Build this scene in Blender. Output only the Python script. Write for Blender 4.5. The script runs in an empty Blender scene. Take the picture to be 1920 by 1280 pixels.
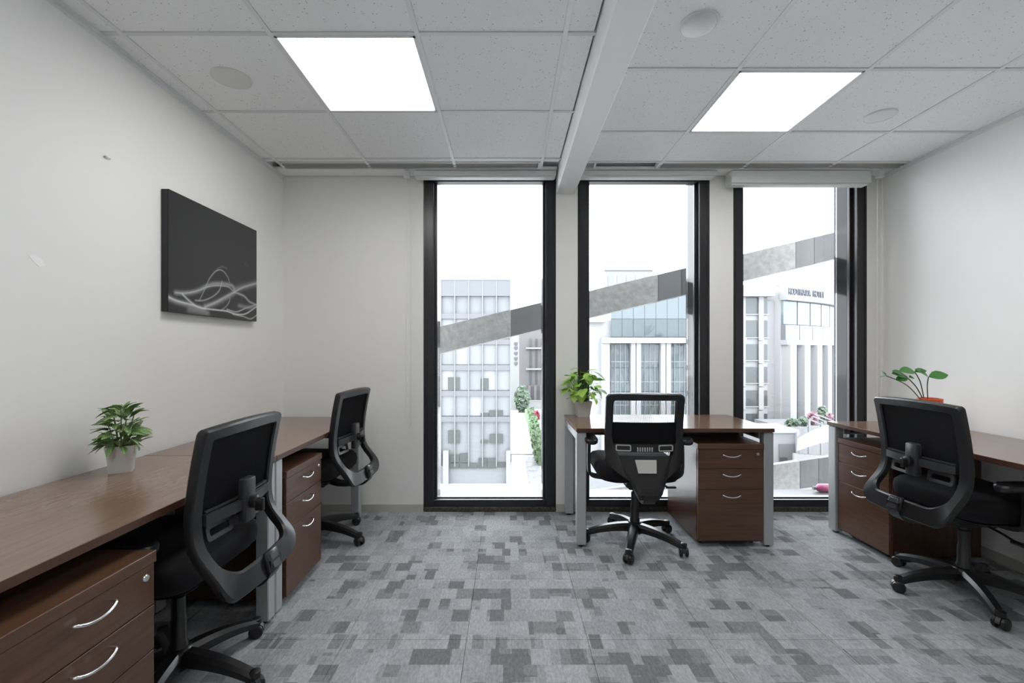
import bpy, bmesh, math, random
import numpy as np
from mathutils import Vector, Matrix, Euler
random.seed(7)
S = bpy.context.scene
COL = S.collection
R = math.radians
# ------------------------------------------------------------------ camera
F, VX, VY, EYE = 853.0, 952.0, 657.0, 1.194
cd = bpy.data.cameras.new('camera'); cam = bpy.data.objects.new('camera', cd); COL.objects.link(cam)
cam.location = (0, 0, EYE); cam.rotation_euler = (R(90), 0, 0)
cd.sensor_width = 36.0; cd.lens = F / 1920 * 36
cd.shift_x = (960 - VX) / 1920; cd.shift_y = (VY - 640) / 1920
cd.clip_start = 0.02; cd.clip_end = 600
S.camera = cam
# ------------------------------------------------------------------ overcast sky
SKY = 8.5
w = bpy.data.worlds.new('overcast_sky'); S.world = w; w.use_nodes = True
w.node_tree.nodes['Background'].inputs[0].default_value = (0.90, 0.95, 1.0, 1)
w.node_tree.nodes['Background'].inputs[1].default_value = SKY
# ------------------------------------------------------------------ exposure
S.view_settings.view_transform = 'Standard'; S.view_settings.look = 'None'
S.view_settings.exposure = 0.12; S.view_settings.gamma = 1.0
S.view_settings.use_curve_mapping = False
PANEL = 11.8     # radiance of the ceiling light panels
S.cycles.max_bounces = 10; S.cycles.diffuse_bounces = 6; S.cycles.transparent_max_bounces = 24
S.cycles.sample_clamp_indirect = 6.0

def PX(px, D): return (px - VX) * D / F
def PZ(py, D): return EYE - (py - VY) * D / F

# ------------------------------------------------------------------ materials
MAT = {}
def nmat(name, col=(0.8,0.8,0.8), rough=0.5, metal=0.0, spec=0.5, coat=0.0, emit=None):
    m = bpy.data.materials.new(name); m.use_nodes = True
    b = m.node_tree.nodes['Principled BSDF']
    b.inputs['Base Color'].default_value = (*col, 1); b.inputs['Roughness'].default_value = rough
    b.inputs['Metallic'].default_value = metal; b.inputs['Specular IOR Level'].default_value = spec
    b.inputs['Coat Weight'].default_value = coat; b.inputs['Coat Roughness'].default_value = 0.08
    if emit:
        b.inputs['Emission Color'].default_value = (*emit[0], 1); b.inputs['Emission Strength'].default_value = emit[1]
    MAT[name] = m
    return m
class NT:
    def __init__(s, m): s.t = m.node_tree; s.b = s.t.nodes['Principled BSDF']
    def n(s, ty, **k):
        o = s.t.nodes.new(ty)
        for a, v in k.items(): setattr(o, a, v)
        return o
    def l(s, a, b): s.t.links.new(a, b)
    def math(s, op, a, b=None, c=None):
        o = s.n('ShaderNodeMath', operation=op)
        for i, v in enumerate((a, b, c)):
            if v is None: continue
            if isinstance(v, (int, float)): o.inputs[i].default_value = v
            else: s.l(v, o.inputs[i])
        return o.outputs[0]
    def ramp(s, fac, stops, interp='LINEAR'):
        r = s.n('ShaderNodeValToRGB'); r.color_ramp.interpolation = interp
        e = r.color_ramp.elements
        while len(e) < len(stops): e.new(0.5)
        for el, (p, c) in zip(e, stops): el.position = p; el.color = (*c, 1)
        s.l(fac, r.inputs[0]); return r.outputs[0]
    def noise(s, vec, scale, detail=3, rough=0.5, dist=0.0):
        o = s.n('ShaderNodeTexNoise'); o.inputs['Scale'].default_value = scale
        o.inputs['Detail'].default_value = detail; o.inputs['Roughness'].default_value = rough
        o.inputs['Distortion'].default_value = dist
        if vec is not None: s.l(vec, o.inputs['Vector'])
        return o.outputs['Fac']
    def mapv(s, vec, scale=(1,1,1), loc=(0,0,0), rot=(0,0,0)):
        o = s.n('ShaderNodeMapping'); o.inputs['Scale'].default_value = scale
        o.inputs['Location'].default_value = loc; o.inputs['Rotation'].default_value = rot
        s.l(vec, o.inputs['Vector']); return o.outputs[0]
    def pos(s): return s.n('ShaderNodeNewGeometry').outputs['Position']
    def objc(s): return s.n('ShaderNodeTexCoord').outputs['Object']
    def bump(s, h, strength, dist=0.01):
        o = s.n('ShaderNodeBump'); o.inputs['Strength'].default_value = strength
        o.inputs['Distance'].default_value = dist; s.l(h, o.inputs['Height']); s.l(o.outputs[0], s.b.inputs['Normal'])
    def color(s, c): s.l(c, s.b.inputs['Base Color'])

def speckle(name, c1, c2, scale, rough=0.8, bump=0.0, detail=4):
    m = nmat(name, c1, rough); t = NT(m); f = t.noise(t.pos(), scale, detail)
    t.color(t.ramp(f, [(0.3, c1), (0.7, c2)]))
    if bump: t.bump(f, bump, 0.004)
    return m
def wood(name, c1, c2, axis, rough, spec=0.5, coat=0.0):
    m = nmat(name, c1, rough, spec=spec, coat=coat); t = NT(m)
    sc = [38, 38, 38]; sc[axis] = 1.6
    v = t.mapv(t.objc(), sc)
    f = t.noise(v, 1.6, 6, 0.62, 0.6)
    g = t.noise(t.mapv(t.objc(), [k * 6 for k in sc]), 1.0, 2)
    f2 = t.math('ADD', t.math('MULTIPLY', f, 0.8), t.math('MULTIPLY', g, 0.2))
    t.color(t.ramp(f2, [(0.36, c1), (0.64, c2)]))
    r = t.math('MULTIPLY_ADD', f2, 0.12, rough - 0.06); t.l(r, t.b.inputs['Roughness'])
    return m
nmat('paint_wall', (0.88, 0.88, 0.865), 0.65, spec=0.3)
t = NT(MAT['paint_wall']); t.bump(t.noise(t.pos(), 220, 2), 0.03, 0.002)
t.color(t.ramp(t.noise(t.pos(), 1.4, 3), [(0.3, (0.87, 0.87, 0.858)), (0.7, (0.89, 0.89, 0.878))]))
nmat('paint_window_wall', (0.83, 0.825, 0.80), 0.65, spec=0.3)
nmat('white_patch', (0.95, 0.95, 0.95), 0.6)
nmat('beam_paint', (0.88, 0.89, 0.89), 0.6)
nmat('skirting', (0.50, 0.49, 0.47), 0.5)
# ceiling tile, pitted
m = nmat('ceiling_tile', (0.83, 0.835, 0.84), 0.9, spec=0.2); t = NT(m)
vo = t.n('ShaderNodeTexVoronoi'); vo.inputs['Scale'].default_value = 70; t.l(t.pos(), vo.inputs['Vector'])
nf = t.noise(t.pos(), 45, 3)
pit = t.math('MULTIPLY', t.math('LESS_THAN', vo.outputs['Distance'], 0.20), t.math('GREATER_THAN', nf, 0.54))
fine = t.noise(t.pos(), 260, 2)
base = t.ramp(fine, [(0.35, (0.87, 0.875, 0.88)), (0.65, (0.92, 0.925, 0.93))])
mx = t.n('ShaderNodeMix', data_type='RGBA'); t.l(pit, mx.inputs['Factor']); t.l(base, mx.inputs[6]); mx.inputs[7].default_value = (0.52, 0.52, 0.52, 1)
t.color(mx.outputs[2]); t.bump(t.math('SUBTRACT', fine, pit), 0.15, 0.002)
nmat('ceiling_bar', (0.70, 0.71, 0.72), 0.5)
nmat('ceiling_bar_light', (0.80, 0.81, 0.82), 0.45)
nmat('slot_dark', (0.22, 0.22, 0.21), 0.7)
nmat('slot_blade', (0.36, 0.36, 0.35), 0.5)
nmat('light_frame', (0.80, 0.80, 0.80), 0.4)
nmat('light_diffuser', (0.9, 0.9, 0.9), 0.5, emit=((1.0, 0.985, 0.96), PANEL))
nmat('cover_disc', (0.74, 0.74, 0.72), 0.55)
nmat('cover_disc_light', (0.84, 0.85, 0.85), 0.5)
# carpet
m = nmat('carpet', (0.25, 0.26, 0.28), 0.95, spec=0.1); t = NT(m)
P = t.pos()
def brick(vec, bw, rh, off, ofreq, sq, sfreq):
    o = t.n('ShaderNodeTexBrick'); o.offset = off; o.offset_frequency = ofreq; o.squash = sq; o.squash_frequency = sfreq
    o.inputs['Scale'].default_value = 1.0; o.inputs['Mortar Size'].default_value = 0.0
    o.inputs['Brick Width'].default_value = bw; o.inputs['Row Height'].default_value = rh
    o.inputs['Color1'].default_value = (0, 0, 0, 1); o.inputs['Color2'].default_value = (1, 1, 1, 1)
    t.l(vec, o.inputs['Vector']); return o.outputs['Color']
b1 = brick(t.mapv(P, loc=(3.03, 7.01, 0)), 0.078, 0.092, 0.37, 2, 0.62, 3)
b2 = brick(t.mapv(P, loc=(5.3, 9.2, 0), rot=(0, 0, R(90))), 0.125, 0.095, 0.29, 3, 1.5, 2)
b3 = brick(t.mapv(P, loc=(8.3, 4.2, 0)), 0.21, 0.115, 0.43, 2, 0.55, 2)
# constant colours by the blend of three block layers
mixv = t.math('ADD', t.math('MULTIPLY', b1, 0.60), t.math('ADD', t.math('MULTIPLY', b2, 0.25), t.math('MULTIPLY', b3, 0.15)))
gnd = t.ramp(mixv, [(0.0, (0.20, 0.206, 0.218)), (0.27, (0.26, 0.268, 0.281)), (0.34, (0.345, 0.356, 0.373)), (0.48, (0.375, 0.388, 0.406)), (0.64, (0.42, 0.435, 0.455))], 'CONSTANT')
pile = t.noise(P, 420, 2, 0.7); pile2 = t.noise(t.mapv(P, (1, 0.35, 1)), 110, 3, 0.7)
pv = t.math('MULTIPLY_ADD', t.math('ADD', pile, pile2), 1.15, -0.14)
mm = t.n('ShaderNodeVectorMath', operation='SCALE'); t.l(gnd, mm.inputs[0]); t.l(pv, mm.inputs['Scale'])
t.color(mm.outputs[0]); t.bump(pile, 0.5, 0.004)
# wood laminates
wood('wood_top', (0.190, 0.112, 0.076), (0.240, 0.150, 0.106), 0, 0.20, 0.85, 0.0)
wood('wood_dark', (0.090, 0.041, 0.023), (0.133, 0.066, 0.039), 0, 0.30, 0.5)
wood('wood_side', (0.046, 0.020, 0.012), (0.072, 0.032, 0.019), 2, 0.24, 0.7)
nmat('wood_edge', (0.085, 0.037, 0.022), 0.35)
nmat('silver_paint', (0.50, 0.51, 0.52), 0.38, metal=0.35)
nmat('chrome', (0.80, 0.80, 0.80), 0.18, metal=1.0)
nmat('dark_steel', (0.035, 0.036, 0.04), 0.45)
nmat('black_plastic', (0.012, 0.012, 0.0135), 0.34)
nmat('black_gloss', (0.030, 0.031, 0.034), 0.25)
nmat('black_fabric', (0.010, 0.010, 0.012), 0.85, spec=0.25)
nmat('mesh_strand', (0.016, 0.017, 0.020), 0.7, spec=0.3)
nmat('grey_plastic', (0.035, 0.036, 0.040), 0.35)
nmat('silver_badge', (0.55, 0.545, 0.53), 0.35, metal=0.4)
nmat('rubber', (0.02, 0.02, 0.02), 0.6)
nmat('window_black', (0.017, 0.017, 0.020), 0.32)
nmat('window_reveal', (0.03, 0.03, 0.036), 0.08, spec=0.16)
nmat('window_sill_grey', (0.36, 0.36, 0.38), 0.4, metal=0.3)
speckle('sill_dirt', (0.02, 0.02, 0.02), (0.10, 0.095, 0.085), 60, 0.8, 0.4)
nmat('blind_white', (0.76, 0.79, 0.77), 0.45)
nmat('chain_white', (0.8, 0.8, 0.78), 0.4)
nmat('pot_white', (0.62, 0.61, 0.59), 0.35)
nmat('pot_orange', (0.75, 0.13, 0.04), 0.4)
nmat('soil', (0.04, 0.03, 0.02), 0.9)
nmat('stem_green', (0.12, 0.22, 0.05), 0.5)
nmat('stem_brown', (0.07, 0.08, 0.05), 0.5)
def leafmat(name, c1, c2, stripes=False, trans=0.0):
    m = nmat(name, c1, 0.4); t = NT(m); oc = t.objc()
    if stripes:
        sp = t.n('ShaderNodeSeparateXYZ'); t.l(oc, sp.inputs[0])
        ax = t.math('ABSOLUTE', sp.outputs[0])
        v = t.math('ADD', t.math('MULTIPLY', sp.outputs[1], 8.0), t.math('MULTIPLY', ax, -11.0))
        st = t.math('LESS_THAN', t.math('FRACT', v), 0.33)
        mid = t.math('LESS_THAN', ax, 0.022)
        k = t.math('MAXIMUM', st, mid)
        t.color(t.ramp(k, [(0.0, c1), (1.0, c2)]))
    else:
        rnd = t.n('ShaderNodeObjectInfo').outputs['Random']
        t.color(t.ramp(rnd, [(0.0, c1), (1.0, c2)]))
    if trans: t.b.inputs['Subsurface Weight'].default_value = 0.0; t.b.inputs['Transmission Weight'].default_value = 0.0
    return m
leafmat('leaf_striped', (0.050, 0.165, 0.026), (0.42, 0.56, 0.27), True)
leafmat('leaf_lime', (0.30, 0.56, 0.08), (0.46, 0.72, 0.16))
leafmat('leaf_dark', (0.030, 0.13, 0.03), (0.07, 0.28, 0.045))
# clear glass: transparent with a Fresnel reflection
m = bpy.data.materials.new('glass'); m.use_nodes = True; MAT['glass'] = m
nt = m.node_tree; nt.nodes.remove(nt.nodes['Principled BSDF'])
tr = nt.nodes.new('ShaderNodeBsdfTransparent'); tr.inputs[0].default_value = (0.97, 0.98, 0.98, 1)
gl = nt.nodes.new('ShaderNodeBsdfGlossy'); gl.inputs['Roughness'].default_value = 0.0; gl.inputs[0].default_value = (0.9, 0.9, 0.9, 1)
fr = nt.nodes.new('ShaderNodeFresnel'); fr.inputs[0].default_value = 1.45
mi = nt.nodes.new('ShaderNodeMixShader'); nt.links.new(fr.outputs[0], mi.inputs[0]); nt.links.new(tr.outputs[0], mi.inputs[1]); nt.links.new(gl.outputs[0], mi.inputs[2])
nt.links.new(mi.outputs[0], nt.nodes['Material Output'].inputs[0])
# outside
speckle('brace_reflection_pale', (0.15, 0.147, 0.142), (0.225, 0.221, 0.214), 26, 0.9, 0.9, 5)  # brace tones imitate the window reflection over the concrete, painted into its colour
speckle('brace_reflection_mid', (0.064, 0.064, 0.066), (0.075, 0.075, 0.077), 8, 0.6)
speckle('brace_reflection_dark', (0.044, 0.044, 0.046), (0.052, 0.052, 0.054), 8, 0.5)
nmat('ledge', (0.105, 0.105, 0.108), 0.5)
speckle('paving', (0.52, 0.52, 0.515), (0.58, 0.58, 0.575), 0.6)
speckle('paving_grey', (0.16, 0.16, 0.165), (0.30, 0.30, 0.30), 1.2)
nmat('facade_pale', (0.128, 0.133, 0.140), 0.4)
nmat('facade_pale2', (0.143, 0.146, 0.153), 0.4)
nmat('facade_white', (0.173, 0.175, 0.178), 0.5)
nmat('facade_spandrel', (0.087, 0.090, 0.097), 0.4)
nmat('facade_mullion', (0.117, 0.120, 0.125), 0.4)
nmat('facade_dark', (0.033, 0.038, 0.038), 0.3)
nmat('stone_white', (0.204, 0.204, 0.209), 0.8)
nmat('stone_grey', (0.139, 0.139, 0.143), 0.8)
nmat('stone_pink', (0.108, 0.101, 0.104), 0.8)
m = nmat('wavy_glass', (0.051, 0.064, 0.070), 0.06, spec=0.35, coat=0.0); t = NT(m)
t.bump(t.noise(t.mapv(t.pos(), (1.0, 1.0, 0.45)), 0.55, 2, 0.4, 0.6), 0.9, 0.7)
m = nmat('sky_glass', (0.080, 0.098, 0.108), 0.08, spec=0.4, coat=0.0)
nmat('window_glass_far', (0.053, 0.059, 0.064), 0.12, spec=0.4)
nmat('letter_dark', (0.05, 0.05, 0.065), 0.5)
speckle('hedge_green', (0.055, 0.10, 0.045), (0.12, 0.165, 0.09), 2.0)
speckle('tree_green', (0.06, 0.095, 0.065), (0.14, 0.175, 0.13), 1.5)
speckle('flower_pink', (0.21, 0.10, 0.14), (0.26, 0.18, 0.20), 2.5)
nmat('flower_red', (0.24, 0.02, 0.05), 0.6)
nmat('bottle_pink', (0.30, 0.06, 0.13), 0.3)
nmat('rail_white', (0.137, 0.137, 0.139), 0.4)
nmat('grey_door', (0.067, 0.067, 0.073), 0.6)

# ------------------------------------------------------------------ mesh helpers
class MB:
    def __init__(s): s.v = []; s.f = []
    def add(s, vs, fs):
        o = len(s.v); s.v += [tuple(p) for p in vs]; s.f += [tuple(i + o for i in f) for f in fs]; return s
    def box(s, x0, x1, y0, y1, z0, z1, bev=0.0, seg=1):
        x0, x1 = min(x0, x1), max(x0, x1); y0, y1 = min(y0, y1), max(y0, y1); z0, z1 = min(z0, z1), max(z0, z1)
        if bev <= 0:
            vs = [(x, y, z) for x in (x0, x1) for y in (y0, y1) for z in (z0, z1)]
            return s.add(vs, [(0,1,3,2),(4,6,7,5),(0,4,5,1),(2,3,7,6),(0,2,6,4),(1,5,7,3)])
        bm = bmesh.new(); bmesh.ops.create_cube(bm, size=1.0)
        for v in bm.verts:
            v.co = Vector((x0 + (v.co.x + .5) * (x1 - x0), y0 + (v.co.y + .5) * (y1 - y0), z0 + (v.co.z + .5) * (z1 - z0)))
        bmesh.ops.bevel(bm, geom=bm.edges[:], offset=bev, segments=seg, profile=0.5, affect='EDGES')
        bm.verts.index_update()
        s.add([v.co[:] for v in bm.verts], [[v.index for v in f.verts] for f in bm.faces]); bm.free(); return s
    def loft(s, rings, caps=True, closed=True, loop=False):
        n = len(rings[0]); vs = [p for r in rings for p in r]; fs = []
        m = len(rings)
        for i in range(m if loop else m - 1):
            a, b = i * n, ((i + 1) % m) * n
            for j in range(n if closed else n - 1):
                k = (j + 1) % n
                fs.append((a + j, a + k, b + k, b + j))
        if caps and not loop and closed:
            fs.append(tuple(range(n - 1, -1, -1))); fs.append(tuple((m - 1) * n + j for j in range(n)))
        return s.add(vs, fs)
    def tube(s, path, r, n=8, caps=True, loop=False, sx=1.0):
        P = [Vector(p) for p in path]; m = len(P); rs = r if isinstance(r, (list, tuple)) else [r] * m
        rings = []; up = None
        for i in range(m):
            if loop: d = P[(i + 1) % m] - P[i - 1]
            else: d = P[min(i + 1, m - 1)] - P[max(i - 1, 0)]
            d.normalize()
            if up is None:
                up = Vector((0, 0, 1)) if abs(d.z) < 0.9 else Vector((0, 1, 0))
            u = (up - d * up.dot(d)).normalized(); up = u; v = d.cross(u)
            rings.append([P[i] + (u * math.cos(a) + v * math.sin(a) * sx) * rs[i] for a in [2 * math.pi * k / n for k in range(n)]])
        return s.loft(rings, caps, True, loop)
    def lathe(s, prof, n=20, c=(0, 0, 0), axis='z'):
        rings = []
        for (r, h) in prof:
            ring = []
            for k in range(n):
                a = 2 * math.pi * k / n; x, y = r * math.cos(a), r * math.sin(a)
                p = {'z': (x, y, h), 'y': (x, h, -y), 'x': (h, x, y)}[axis]
                ring.append((p[0] + c[0], p[1] + c[1], p[2] + c[2]))
            rings.append(ring)
        return s.loft(rings)
    def prism(s, poly, axis, a, b):
        # poly: 2-D points; axis: extrusion axis 'x','y' or 'z'
        def P(p, h): return {'x': (h, p[0], p[1]), 'y': (p[0], h, p[1]), 'z': (p[0], p[1], h)}[axis]
        return s.loft([[P(p, a) for p in poly], [P(p, b) for p in poly]])
    def xf(s, M):
        s.v = [tuple(M @ Vector(p)) for p in s.v]; return s
    def mesh(s, name, mat, smooth=None):
        me = bpy.data.meshes.new(name); me.from_pydata(s.v, [], s.f)
        bm = bmesh.new(); bm.from_mesh(me); bmesh.ops.recalc_face_normals(bm, faces=bm.faces[:]); bm.to_mesh(me); bm.free()
        me.materials.append(MAT[mat] if isinstance(mat, str) else mat)
        if smooth is not None:
            me.polygons.foreach_set('use_smooth', [True] * len(me.polygons)); me.set_sharp_from_angle(angle=R(smooth))
        me.update(); return me
def link(name, data, parent=None, loc=(0,0,0), rot=(0,0,0)):
    o = bpy.data.objects.new(name, data); COL.objects.link(o); o.parent = parent
    o.location = loc; o.rotation_euler = rot; return o
def obj(name, mb, mat, parent=None, smooth=None, loc=(0,0,0), rot=(0,0,0)):
    return link(name, mb.mesh(name, mat, smooth), parent, loc, rot)
def tag(o, label=None, cat=None, group=None, kind=None):
    if label: o['label'] = label
    if cat: o['category'] = cat
    if group: o['group'] = group
    if kind: o['kind'] = kind
    return o
def thing(name, label, cat, loc=(0,0,0), rz=0.0, group=None, kind=None):
    o = link(name, None, None, loc, (0, 0, rz)); o.empty_display_size = 0.1
    return tag(o, label, cat, group, kind)
def struct(name, mb, mat, label, smooth=None):
    return tag(obj(name, mb, mat, None, smooth), label, None, None, 'structure')
def copy_tree(o, parent=None):
    c = o.copy(); COL.objects.link(c); c.parent = parent
    for ch in list(o.children): copy_tree(ch, c)
    return c
def smoothpath(pts, n=8):
    # Catmull-Rom through points
    P = [Vector(p) for p in pts]; out = []
    for i in range(len(P) - 1):
        p0 = P[max(i - 1, 0)]; p1 = P[i]; p2 = P[i + 1]; p3 = P[min(i + 2, len(P) - 1)]
        for k in range(n):
            t = k / n
            out.append(0.5 * ((2 * p1) + (p2 - p0) * t + (2 * p0 - 5 * p1 + 4 * p2 - p3) * t * t + (3 * p1 - p0 - 3 * p2 + p3) * t ** 3))
    out.append(P[-1]); return out
def rrect(hx, hy, r, n=5, cx=0, cy=0):
    out = []
    for (sx, sy, a0) in ((1, 1, 0), (-1, 1, 90), (-1, -1, 180), (1, -1, 270)):
        for k in range(n + 1):
            a = R(a0 + 90 * k / n)
            out.append((cx + sx * (hx - r) + r * math.cos(a), cy + sy * (hy - r) + r * math.sin(a)))
    return out

# ------------------------------------------------------------------ room
XL, XR, YB, YF, ZC = -1.67, 2.77, 3.38, -2.2, 2.484
BX0, BX1, BZ = 0.36, 0.495, 2.356          # ceiling beam
mb = MB().box(XL - .1, XR + .1, YF - .1, YB + .25, -0.12, -0.008)
floor = struct('floor', mb, 'carpet', 'grey patterned carpet tile floor of the office')
TS = 0.5
nx, ny = 9, 12
tile_mesh = {}
for i in range(nx):
    for j in range(ny):
        x0 = XL + i * TS; x1 = min(x0 + TS, XR); y1 = YB - j * TS; y0 = max(y1 - TS, YF)
        if x1 - x0 < .01 or y1 - y0 < .01: continue
        key = (round(x1 - x0, 3), round(y1 - y0, 3))
        if key not in tile_mesh:
            tile_mesh[key] = MB().box(0.0006, key[0] - .0006, 0.0006, key[1] - .0006, -0.008, 0, 0.0012).mesh('carpet_tile', 'carpet')
        link('carpet_tile', tile_mesh[key], floor, (x0, y0, 0))
wl = struct('wall_left', MB().box(XL - .1, XL, YF - .1, YB + .25, -.12, 2.62), 'paint_wall', 'white painted left wall carrying the dark canvas')
poly = [(0.0, .012), (.03, .02), (.062, .006), (.07, -.014), (.045, -.02), (.02, -.004)]
pp = MB().prism([(1.585 + a * .8, 1.512 + b) for a, b in poly], 'x', XL, XL + .0012)
obj('filler_patch', pp, 'white_patch', wl)
tag(obj('wall_hook', MB().box(XL, XL + .008, 1.880, 1.888, 1.996, 2.0).box(XL + .006, XL + .008, 1.880, 1.905, 1.993, 1.997), 'skirting'),
    'tiny dark hook stuck on the left wall above the canvas', 'hook')
struct('wall_right', MB().box(XR, XR + .1, YF - .1, YB + .25, -.12, 2.62), 'paint_wall', 'white painted right wall beside the desk with the orange pot')
struct('wall_front', MB().box(XL, XR, YF - .1, YF, -.12, 2.62), 'paint_wall', 'white wall behind the viewer')
WINS = [(-0.626, 0.358), (0.520, 1.500), (1.676, 2.668)]
WT = 0.22
segs = [(XL, WINS[0][0]), (WINS[0][1], WINS[1][0]), (WINS[1][1], WINS[2][0]), (WINS[2][1], XR)]
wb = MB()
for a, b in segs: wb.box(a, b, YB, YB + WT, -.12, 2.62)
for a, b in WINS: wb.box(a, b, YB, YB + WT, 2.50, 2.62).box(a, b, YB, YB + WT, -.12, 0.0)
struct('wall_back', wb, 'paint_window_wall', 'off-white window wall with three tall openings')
bb = MB()
for a, b in segs: bb.box(a, b, YB - .012, YB, 0, .055)
struct('baseboard_back', bb, 'skirting', 'grey skirting along the window wall')
struct('baseboard_left', MB().box(XL, XL + .012, YF, YB, 0, .055), 'skirting', 'grey skirting along the left wall')
struct('baseboard_right', MB().box(XR - .012, XR, YF, YB, 0, .055), 'skirting', 'grey skirting along the right wall')
# windows
FL, LIP = 0.075, 0.02
wl_names = ['leftmost tall black-framed window showing the glass office block', 'middle tall black-framed window behind the central desk', 'rightmost tall black-framed window showing the hotel']
for i, (a, b) in enumerate(WINS):
    W = thing('window_%d' % (i + 1), wl_names[i], None, (0, 0, 0), 0, None, 'structure')
    y0 = YB - .004
    for sgn, xo in ((1, a), (-1, b)):
        j = MB().box(xo, xo + sgn * FL, y0, YB + .05, 0, 2.5, .004).box(xo + sgn * .02, xo + sgn * (FL + LIP), YB + .045, YB + .075, 0, 2.5, .003).box(xo + sgn * .012, xo + sgn * .020, y0 - .004, y0 + .01, 0, 2.5)
        obj('jamb', j, 'window_black', W)
        obj('side_reveal', MB().box(xo, xo + sgn * (FL + LIP - .001), YB + .075, YB + .21, 0.0, 2.5), 'window_reveal', W)
    obj('bottom_rail', MB().box(a + FL, b - FL, YB, YB + .05, .030, .085, .004).box(a + FL, b - FL, YB + .04, YB + .075, .03, .093, .003), 'window_black', W)
    obj('threshold', MB().box(a, b, YB - .012, YB + .05, 0.0, .034, .006), 'sill_dirt', W)
    obj('outer_sill', MB().box(a + FL + LIP, b - FL - LIP, YB + .075, YB + .2, 0.0, .055), 'window_sill_grey', W)
    obj('head_rail', MB().box(a + FL, b - FL, YB, YB + .07, 2.45, 2.5, .004), 'window_black', W)
    obj('pane', MB().box(a + FL + .02, b - FL - .02, YB + .180, YB + .186, .05, 2.5), 'glass', W)
# ------------------------------------------------------------------ ceiling
ceil = struct('ceiling', MB().box(XL, XR, YF, YB + .2, ZC + .05, ZC + .12), 'beam_paint', 'suspended ceiling of pale speckled square tiles')
colsL = [XL, -1.575, -.97, -.37, .235, BX0]; rowsL = [3.065 - .605 * k for k in range(9)] + [YF]; rowsL = [r for r in rowsL if r >= YF]
colsR = [BX1, 1.06, 1.66, 2.26, XR]; rowsR = [3.115, 2.69, 2.09] + [2.09 - .6 * k for k in range(1, 8)] + [YF]; rowsR = [r for r in rowsR if r >= YF]
lightsL = {(2, 1), (2, 5)}; lightsR = {(1, 1)}  # second left cell: unseen panel behind the viewer, added to light the room
LIGHTCELLS = []
tmesh = {}
def ctile(x0, x1, y0, y1):
    k = (round(x1 - x0, 3), round(y1 - y0, 3))
    if k not in tmesh:
        tmesh[k] = MB().box(.009, k[0] - .009, .009, k[1] - .009, .003, .018, .002).mesh('ceiling_tile', 'ceiling_tile')
    link('ceiling_tile', tmesh[k], ceil, (x0, y0, ZC))
def cbar(x0, x1, y0, y1, mat='ceiling_bar'):
    obj('grid_bar', MB().box(x0, x1, y0, y1, ZC - .001, ZC + .03), mat, ceil)
hb = .0095
for cols, rows, lights, side in ((colsL, rowsL, lightsL, 'L'), (colsR, rowsR, lightsR, 'R')):
    for r in range(len(rows) - 1):
        for c in range(len(cols) - 1):
            if (c, r) in lights: LIGHTCELLS.append((side, cols[c], cols[c + 1], rows[r + 1], rows[r])); continue
            if rows[r] - rows[r + 1] < .02: continue
            ctile(cols[c], cols[c + 1], rows[r + 1], rows[r])
    for x in cols[1:-1]: cbar(x - hb, x + hb, YF, 3.225, 'ceiling_bar_light')
    if side == 'R': pass
    for y in rows:
        if y == YF: continue
        for c in range(len(cols) - 1): cbar(cols[c] + (hb if c else 0), cols[c + 1] - (hb if c < len(cols) - 2 else 0), y - hb, y + hb)
    # strip beside the slot and the soffit at the window wall
    ylast = rows[0]
    ctile(cols[0], cols[-1], ylast + .004, 3.125)
    ctile(cols[0], cols[-1], 3.222, YB)
struct('trim_1', MB().box(XL, XL + .02, YF, YB, ZC - .004, ZC + .002).box(XL, XL + .003, YF, YB, ZC - .022, ZC), 'ceiling_bar_light', 'thin pale wall angle along the left ceiling edge')
struct('trim_2', MB().box(XR - .02, XR, YF, YB, ZC - .004, ZC + .002).box(XR - .003, XR, YF, YB, ZC - .022, ZC), 'ceiling_bar_light', 'thin pale wall angle along the right ceiling edge')
struct('ceiling_beam', MB().box(BX0, BX1, YF, YB, BZ, ZC + .05, .004), 'beam_paint', 'white boxed beam running along the ceiling to the window wall')
# slot diffusers
def slot(x0, x1, cuts, label):
    t = thing('slot_diffuser', label, 'air vent', ((x0 + x1) / 2, 3.175, ZC), 0, 'ceiling slot air vents')
    cx = (x0 + x1) / 2
    obj('recess', MB().box(x0 - cx, x1 - cx, -.046, .046, .016, .03), 'slot_dark', t)
    obj('frame', MB().box(x0 - cx - .01, x1 - cx + .01, -.052, -.044, -.002, .03).box(x0 - cx - .01, x1 - cx + .01, .044, .052, -.006, .03)
        .box(x0 - cx - .012, x0 - cx, -.05, .05, -.002, .03).box(x1 - cx, x1 - cx + .012, -.05, .05, -.002, .03), 'ceiling_bar_light', t)
    for k in (-.018, .014):
        b = MB().box(x0 - cx, x1 - cx, -.002, .002, -.012, .012)
        obj('blade', b, 'slot_blade', t, None, (0, k, .006), (R(35), 0, 0))
slot(-1.565, .212, None, 'long dark ceiling air slot left of the white beam')
slot(1.055, 2.755, None, 'long dark ceiling air slot right of the white beam')
slot(.515, .600, None, 'short dark end of ceiling air slot beside the white beam')
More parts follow.
